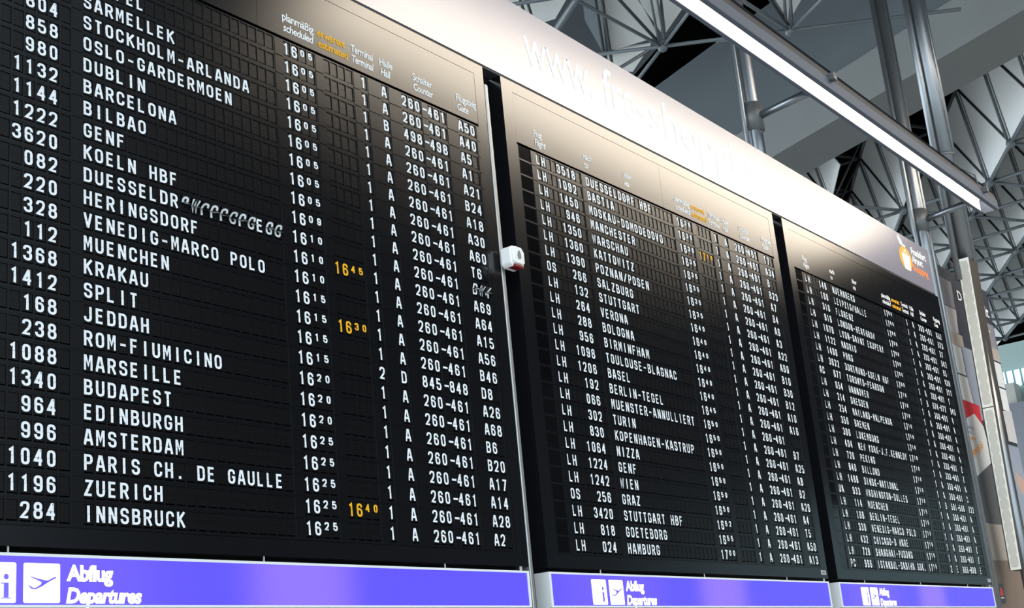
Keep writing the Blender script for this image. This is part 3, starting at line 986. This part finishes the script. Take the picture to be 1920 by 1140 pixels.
mb = MB(); mb.tube((0, 0, 7.62), (0, 0, 7.66), 0.122, M_steeldark, 20)
mb.build('joint_ring', tc3, smooth=True)

# pale cover on the thick column: front plate faces the viewer's side (-x), leans very slightly
def cover():
    t = tc3
    bx_, by_ = 9.50, 0.29
    z0, z1 = ZR - 2.264, ZR + 1.432
    f = lambda z: (z1 - z) / (z1 - z0)
    ya = lambda z: 0.200 + 0.092 * f(z) - by_
    yb = lambda z: 0.334 + 0.074 * f(z) - by_
    X = 9.335 - bx_
    mb = MB()
    # side boxes behind the front plate
    mb.prism([(X + 0.012, ya(z0) + .004, z0), (X + 0.012, yb(z0) + .016, z0), (X + 0.012, yb(z1) + .016, z1), (X + 0.012, ya(z1) + .004, z1)], (0.33, 0, 0), M_bronze)
    mb.build('cover_box', t, label='dark bronze cover box')
    zs = ZR - 0.395
    for a, c in ((z0, zs - 0.006), (zs + 0.006, z1)):
        mb = MB()
        mb.prism([(X, ya(a), a), (X, yb(a), a), (X, yb(c), c), (X, ya(c), c)], (0.012, 0, 0), M_cream)
        mb.build('cover_plate', t, label='cream cover plate')
        # scalloped inlay
        n = int(round((c - a) / 0.135))
        L, Rr = [], []
        for k in range(n * 8 + 1):
            z = a + 0.03 + (c - a - 0.06) * k / (n * 8)
            s = abs(math.sin(math.pi * k / 8))
            m_ = 0.028 - 0.016 * s ** 0.6
            L.append((X - 0.001, ya(z) + m_, z)); Rr.append((X - 0.001, yb(z) - m_, z))
        mb = MB()
        for k in range(len(L) - 1): mb.poly([L[k], L[k + 1], Rr[k + 1], Rr[k]], M_scallop)
        mb.build('scalloped_inlay', t, label='greyish inlay with scalloped edges')
cover()

# ------------------------------------------------------------------ advertising poster behind the thick column
t = thing('advertising_poster', 'huge advertising poster showing a white shopping bag and building windows, beyond the farthest board', 'poster', (8.4, 0.6, 1.9))
PX0, PX1, PZ0, PZ1 = 7.55, 11.25, 1.9, 6.28
mb = MB(); mb.box(PX0 - 8.4, PX1 - 8.4, 0.0, 0.06, 0, PZ1 - PZ0, M_p_navy)
mb.build('backing_board', t)
mb = MB()
lay = [0]
def pr(pts, m):
    lay[0] += 1
    mb.poly([(x - 8.4, -0.0006 * lay[0], z - PZ0) for x, z in pts], m)
pr([(PX0, 6.12), (9.40, 6.13), (9.30, 5.4), (9.26, 4.3), (PX0, 4.3)], M_p_beige)
pr([(9.33, 6.13), (9.80, 6.13), (9.78, 5.78), (9.32, 5.78)], M_p_grey)
pr([(9.34, 5.765), (9.79, 5.765), (9.72, 5.45), (9.33, 5.43)], M_p_light)
pr([(9.20, 5.44), (9.84, 5.44), (9.83, 5.28), (9.20, 5.28)], M_p_beige)
pr([(9.31, 5.28), (9.70, 5.27), (9.70, 4.92), (9.31, 4.92)], M_p_white)
pr([(9.31, 4.90), (9.72, 4.90), (9.80, 4.50), (9.28, 4.50)], M_p_white)
pr([(9.72, 5.30), (10.85, 5.30), (10.85, 4.4), (9.86, 4.4), (9.72, 4.90)], M_p_blue)
pr([(9.28, 4.59), (9.60, 4.585), (9.97, 4.58), (9.96, 4.20), (9.19, 4.20)], M_p_red)
pr([(10.14, 4.80), (10.29, 4.78), (10.23, 4.38), (10.12, 4.48)], M_p_red)
pr([(PX0, 3.82), (10.85, 3.86), (10.85, 3.12), (PX0, 3.10)], M_p_coat)
pr([(PX0, 3.11), (PX1, 3.13), (PX1, 1.95), (PX0, 1.95)], M_p_brown)
pr([(PX0, 3.11), (10.6, 3.13), (10.5, 2.72), (PX0, 2.66)], M_p_beige)
pr([(9.14, 4.29), (9.71, 4.45), (9.97, 4.32), (10.07, 3.90), (9.13, 3.585)], M_p_white)
pr([(10.88, 5.80), (11.21, 5.80), (11.20, 5.47), (10.88, 5.47)], M_p_grey)
pr([(10.86, 5.47), (11.22, 5.47), (11.22, 5.30), (10.86, 5.30)], M_p_beige)
pr([(10.92, 5.28), (11.20, 5.28), (11.20, 4.95), (10.92, 4.95)], M_p_white)
pr([(10.92, 4.93), (11.20, 4.93), (11.20, 4.64), (10.92, 4.64)], M_p_white)
pr([(10.88, 4.62), (11.25, 4.66), (11.25, 4.23), (10.88, 4.23)], M_p_light)
pr([(10.80, 4.18), (11.25, 4.18), (11.25, 3.10), (10.80, 3.10)], M_p_blue)
pr([(10.90, 3.84), (11.25, 3.74), (11.25, 3.45), (11.08, 3.53), (10.88, 3.68)], M_p_skin)
mb.build('printed_picture', t)
mb = MB()
yl = -0.0006 * (lay[0] + 2)
add_text(mb, 'D', 9.93 - 8.4, 5.925 - PZ0, 0.15, 0.125, yl, M_text, 0.01)
add_text(mb, 'welt', 10.56 - 8.4, 5.89 - PZ0, 0.55, 0.15, yl, M_text, 0.01)
add_text(mb, 'e', 10.82 - 8.4, 5.745 - PZ0, 0.15, 0.15, yl, M_text, 0.01)
add_text(mb, 'r', 10.88 - 8.4, 5.60 - PZ0, 0.12, 0.15, yl, M_text, 0.01)
add_text(mb, 'Frankfurt', 9.235 - 8.4, 4.235 - PZ0, 0.33, 0.045, yl, M_p_blue, 0.01)
add_text(mb, 'Airport', 9.235 - 8.4, 4.175 - PZ0, 0.25, 0.045, yl, M_p_blue, 0.01)
add_text(mb, 'Shopping', 9.24 - 8.4, 4.11 - PZ0, 0.33, 0.045, yl, M_orange, 0.01)
# slanted orange lettering across the bag
b0 = len(mb.v)
add_text(mb, 'shopping.de', 9.20 - 8.4, 3.86 - PZ0, 0.60, 0.10, yl, M_orange, 0.0)
for i in range(b0, len(mb.v)):
    x, y_, z = mb.v[i]; mb.v[i] = (x, y_, z + (x - 0.80) * 0.30)
mb.build('lettering', t, label='white and orange poster lettering')

# two small wall signs at the foot of the poster
t = thing('red_wall_sign', 'small red sign with white marks beside the far light box', 'sign', (9.20, 0.572, 2.26))
mb = MB(); mb.box(-0.055, 0.06, 0, 0.02, 0, 0.185, M_signred); mb.build('plate', t)
mb = MB()
for k in range(4): mb.box(-0.02, 0.02, -0.001, 0, 0.03 + 0.035 * k, 0.05 + 0.035 * k, M_text)
mb.build('lettering', t)
t = thing('charcoal_wall_sign', 'small charcoal sign with a red emblem, right of the red sign', 'sign', (9.37, 0.572, 2.215))
mb = MB(); mb.box(-0.085, 0.115, 0, 0.02, 0, 0.215, M_signdark); mb.build('plate', t)
mb = MB(); mb.poly([(-0.045, -0.001, 0.08), (0.075, -0.001, 0.08), (0.060, -0.001, 0.16), (0.0, -0.001, 0.175), (-0.02, -0.001, 0.13)], M_signred); mb.build('emblem', t, label='red emblem')
mb = MB(); mb.box(-0.03, 0.07, -0.001, 0, 0.050, 0.062, M_text); mb.build('lettering', t)

# ------------------------------------------------------------------ hall shell
mb = MB(); mb.box(-30, 60, -45, 25, -0.1, 0, M_floor)
struct(mb.build('floor'), 'pale polished hall floor')
mb = MB(); mb.box(-S - 0.36, 7.30, 0.105, 0.112, 1.6, ZR + 0.515, M_backwall)
struct(mb.build('wall_back'), 'black backing wall behind the departure boards')

# ceiling: dark soffit with beam and white coffers
mb = MB(); mb.box(-12, 46, -9, 22, 13.0, 13.2, M_soffit)
ceil = struct(mb.build('ceiling'), 'dark hall soffit carrying beam and white coffers')
# long beam crossing behind the columns
ga = Vector((13.374, 4.295, 0)); gb = Vector((11.238, -0.631, 0))
gd = (gb - ga).normalized(); gn = Vector((-gd.y, gd.x, 0))
if gn.x < 0: gn = -gn                                   # points to the far side
p0 = ga - gd * 8.0; p1 = ga + gd * 13.0
def gq(off, z0, z1, th, m, mb):
    a = p0 + gn * off; b = p1 + gn * off
    mb.prism([(a.x, a.y, z0), (b.x, b.y, z0), (b.x, b.y, z1), (a.x, a.y, z1)], gn * th, m)
mb = MB(); gq(0.12, 10.70, 12.68, 0.9, M_web, mb)
beam = mb.build('beam', ceil, label='blue grey ceiling beam')
mb = MB(); gq(0.0, 9.98, 10.72, 1.1, M_fascia, mb)
mb.build('beam_fascia', beam, label='lighter grey lower band of the beam')

# space frame: lower nodes on a triangular grid at 10 m, upper nodes 1.55 m above
LO = Vector((19.4316, 2.8881, 10.0)); e1 = Vector((1.6494, 0.9062, 0)); e3 = Vector((1.4953, -0.8167, 0))
HU = 1.55
Lp = lambda i, j: LO + e1 * i + e3 * j
Up = lambda i, j: LO + e1 * (i + 2 / 3) + e3 * (j + 2 / 3) + Vector((0, 0, HU))
def far_side(p, d=0.9): return (Vector((p.x, p.y, 0)) - ga).dot(gn) > d
def has_u(i, j):
    if not -6 <= i <= 5 or not -5 <= j <= 5: return False
    p = Up(i, j)
    if p.x > 31.4 or p.x < 11 or p.y < -2.4: return False
    if not far_side(p, 1.2): return False
    if j == -1: return i >= -4
    if j in (-2, -3): return i >= -1
    if j <= -4: return i >= 0 and j >= -5
    return True
US = [(i, j) for i in range(-6, 7) for j in range(-5, 7) if has_u(i, j)]
LS = set()
for i, j in US:
    for q in ((i + 1, j + 1), (i, j + 1), (i + 1, j)): LS.add(q)
LS = {q for q in LS if far_side(Lp(*q), 0.4) and Lp(*q).x < 31.6 and not (q[1] <= -1 and q[0] < 0)}
US_S = set(US)
sf = thing('space_frame', 'grey tubular space frame under the hall ceiling', 'roof truss', (19.43, 2.89, 10.0))
def seg_obj(name, segs, m=M_truss, lab=None):
    """one member (a tube, or a pair of parallel tubes) as one part"""
    mb = MB()
    o0 = Vector((19.43, 2.89, 10.0))
    for p, q, rr in segs: mb.tube(p - o0, q - o0, rr, m, 8)
    return mb.build(name, sf, smooth=True, label=lab)
def pair(p, q, rr, gap):
    d = (q - p).normalized(); a = d.cross(Vector((0, 0, 1))).normalized() * gap * 0.5
    return [(p + a, q + a, rr), (p - a, q - a, rr)]
near = lambda p: (p - cam.matrix_world.translation).length
chords, upch, diag, thin, nodes = [], [], [], [], []
for (i, j) in LS:
    for di, dj in ((1, 0), (0, 1), (1, -1)):
        if (i + di, j + dj) in LS: chords.append([(Lp(i, j), Lp(i + di, j + dj), 0.033)])
    nodes.append(Lp(i, j))
for (i, j) in US:
    for di, dj in ((1, 0), (0, 1), (1, -1)):
        if (i + di, j + dj) in US_S: upch.append([(Up(i, j), Up(i + di, j + dj), 0.036)])
    for k, q in enumerate(((i + 1, j + 1), (i, j + 1), (i + 1, j))):
        if q in LS:
            if k == 0: diag.append(pair(Up(i, j), Lp(*q), 0.026, 0.075))
            else: thin.append([(Up(i, j), Lp(*q), 0.022)])
def members(name, lst, m):
    lst.sort(key=lambda s: near((s[0][0] + s[0][1]) * 0.5))
    for s in lst[:100]: seg_obj(name, s, m)
    if len(lst) > 100:
        o = seg_obj(name, [x for s in lst[100:] for x in s], m); o['kind'] = 'stuff'
members('lower_chord', chords, M_truss)
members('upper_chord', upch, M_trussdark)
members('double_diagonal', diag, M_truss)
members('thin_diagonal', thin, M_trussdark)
nodes.sort(key=near)
for p in nodes[:100]:
    mb = MB(); mb.sphere((p.x - 19.43, p.y - 2.89, p.z - 10.0), 0.085, M_truss)
    mb.build('node', sf, smooth=True)

# white sawtooth coffers between the chords
def tri(mb, a, b, c, m, k=0.02):
    g = (a + b + c) / 3
    a, b, c = (p + (g - p) * k + Vector((0, 0, 0.05)) for p in (a, b, c))
    n = (b - a).cross(c - a).normalized() * 0.02
    if n.z < 0: n = -n
    mb.prism([a, b, c], n, m)
# one sawtooth strip per row: from an upper chord down to the next lower chord
for (i, j) in US:
    u = Up(i, j)
    mb = MB(); tri(mb, u, Lp(i + 1, j + 1), Lp(i, j + 1), M_coffer)
    mb.build('coffer', ceil, label='white triangular ceiling panel')
    if (i + 1, j) in US_S:
        mb = MB(); tri(mb, u, Up(i + 1, j), Lp(i + 1, j + 1), M_coffer)
        mb.build('coffer', ceil, label='white triangular ceiling panel')

# the nearer bay of the ceiling, above the sign: free bars in front of tilted white panels
nb = thing('space_frame', 'nearer bay of grey roof bars seen above the middle of the sign', 'roof truss', (8.5, 3.44, 10.0))
def bar(name, segs, m=M_truss):
    mb = MB()
    for p, q, rr in segs: mb.tube(Vector(p) - Vector((8.5, 3.44, 10)), Vector(q) - Vector((8.5, 3.44, 10)), rr, m, 10)
    return mb.build(name, nb, smooth=True)
V = Vector
o_ = V((8.5, 3.44, 10.0))
bar('lower_chord', [(V((7.73, 4.64, 10)), V((10.6, 0.02, 10)), 0.026)])
bar('lower_chord', [(V((4.5, 3.65, 10)), o_, 0.025)])
bar('lower_chord', [(o_, V((7.20, 1.79, 10)), 0.025)])
bar('lower_chord', [(o_, V((10.1, 5.5, 10)), 0.026)])
bar('diagonal', [(V((8.62, 3.44, 10.15)), V((10.3, 5.42, 10.9)), 0.026)], M_trussdark)
bar('lower_chord', [(V((5.85, 2.55, 10)), V((7.6, 5.0, 10)), 0.045)])
bar('lower_chord', [(V((5.6, 5.02, 10)), V((6.9, 2.62, 10)), 0.027)])
bar('diagonal', pair(V((8.7, 3.6, 11.3)), V((10.69, 4.58, 11.3)), 0.02, 0.09))
bar('diagonal', pair(V((8.3, 4.24, 11.3)), V((10.68, 5.57, 11.3)), 0.026, 0.10), M_trussdark)
bar('diagonal', [(V((8.4, 4.2, 11.3)), V((10.69, 4.62, 11.3)), 0.026)], M_trussdark)
bar('diagonal', pair(V((7.7, 5.14, 11.3)), V((8.6, 5.61, 11.3)), 0.022, 0.09), M_trussdark)
pn = V((9.4, 1.97, 10.0))
bar('lower_chord', [(pn, V((8.9, 2.83, 10)), 0.024)])
bar('lower_chord', [(V((7.3, 2.08, 10)), pn, 0.027)])
bar('lower_chord', [(pn, V((8.36, 0.50, 10)), 0.024)])
bar('diagonal', [(V((10.0, 2.58, 11.3)), V((11.75, 2.90, 11.3)), 0.03)], M_trussdark)
bar('diagonal', pair(V((10.4, 2.3, 11.3)), V((11.73, 2.89, 11.3)), 0.024, 0.09))
for c_n in (V((0, 0, 0)), pn - o_):
    mb = MB(); mb.sphere(tuple(c_n), 0.075, M_truss); mb.build('node', nb, smooth=True)
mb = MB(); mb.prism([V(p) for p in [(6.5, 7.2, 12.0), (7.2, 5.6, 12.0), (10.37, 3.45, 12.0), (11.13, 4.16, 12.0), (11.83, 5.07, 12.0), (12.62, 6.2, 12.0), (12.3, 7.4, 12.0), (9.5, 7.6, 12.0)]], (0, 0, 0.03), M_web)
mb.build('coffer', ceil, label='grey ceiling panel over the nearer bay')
def flatpanel(pts, lab='white ceiling panel'):
    mb = MB(); mb.prism([V(p) for p in pts], (0, 0, 0.03), M_coffer)
    return mb.build('coffer', ceil, label=lab)
flatpanel([(7.6, 5.3, 11.45), (8.3, 4.5, 11.45), (9.06, 5.46, 11.45), (8.9, 6.2, 11.45), (8.0, 5.9, 11.45)])
flatpanel([(8.75, 4.44, 11.4), (8.8, 4.0, 11.4), (10.65, 4.60, 11.4), (10.5, 5.4, 11.4)])
flatpanel([(10.45, 5.42, 11.4), (10.79, 4.83, 11.4), (11.4, 5.55, 11.4), (10.9, 6.0, 11.4)])
flatpanel([(9.3, 3.75, 11.4), (9.6, 3.2, 11.4), (10.09, 3.81, 11.4), (10.62, 4.45, 11.4)])
flatpanel([(8.95, 4.1, 11.4), (9.25, 3.75, 11.4), (10.55, 4.50, 11.4)])
flatpanel([(10.3, 2.60, 11.4), (10.6, 2.3, 11.4), (11.70, 2.88, 11.4)])
flatpanel([(11.70, 2.84, 11.4), (11.04, 2.25, 11.4), (10.65, 2.35, 11.4)])
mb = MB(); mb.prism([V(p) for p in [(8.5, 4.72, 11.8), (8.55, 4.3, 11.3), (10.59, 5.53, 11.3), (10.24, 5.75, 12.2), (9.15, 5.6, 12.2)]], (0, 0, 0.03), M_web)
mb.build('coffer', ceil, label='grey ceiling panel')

# far end of the hall: pale teal wall, clerestory window, beige and slate blocks
mb = MB(); mb.box(45.0, 45.3, 2, 25, 0, 16, M_teal)
struct(mb.build('wall_far'), 'pale teal far wall of the hall')
mb = MB(); mb.box(45.0, 45.3, -45, 2, 0, 16, M_backwall)
struct(mb.build('wall_right'), 'dark far wall on the hall side')
mb = MB(); mb.box(44.9, 45.0, -25, -9, 0.0, 8.0, M_glow2)
struct(mb.build('window_2'), 'tall glazed hall front seen only in reflection')
mb = MB(); mb.box(44.9, 45.0, 2.0, 11.2, 11.34, 11.95, M_glow)
w1 = struct(mb.build('window_1'), 'bright clerestory window in the far wall')
mb = MB()
for k in range(14): mb.box(44.86, 44.92, 10.18 - 0.28 * k * 1.0 - 0.03, 10.18 - 0.28 * k + 0.03, 11.30, 11.97, M_mullion)
mb.build('window_mullion', w1)
mb = MB(); mb.box(44.2, 44.9, 9.50, 12.0, 0, 11.36, M_beige)
struct(mb.build('wall_block'), 'beige wall block at the far end')
mb = MB(); mb.box(43.6, 44.2, 5.0, 10.03, 0, 10.5, M_slate)
struct(mb.build('wall_slate'), 'slate grey wall block at the far end')
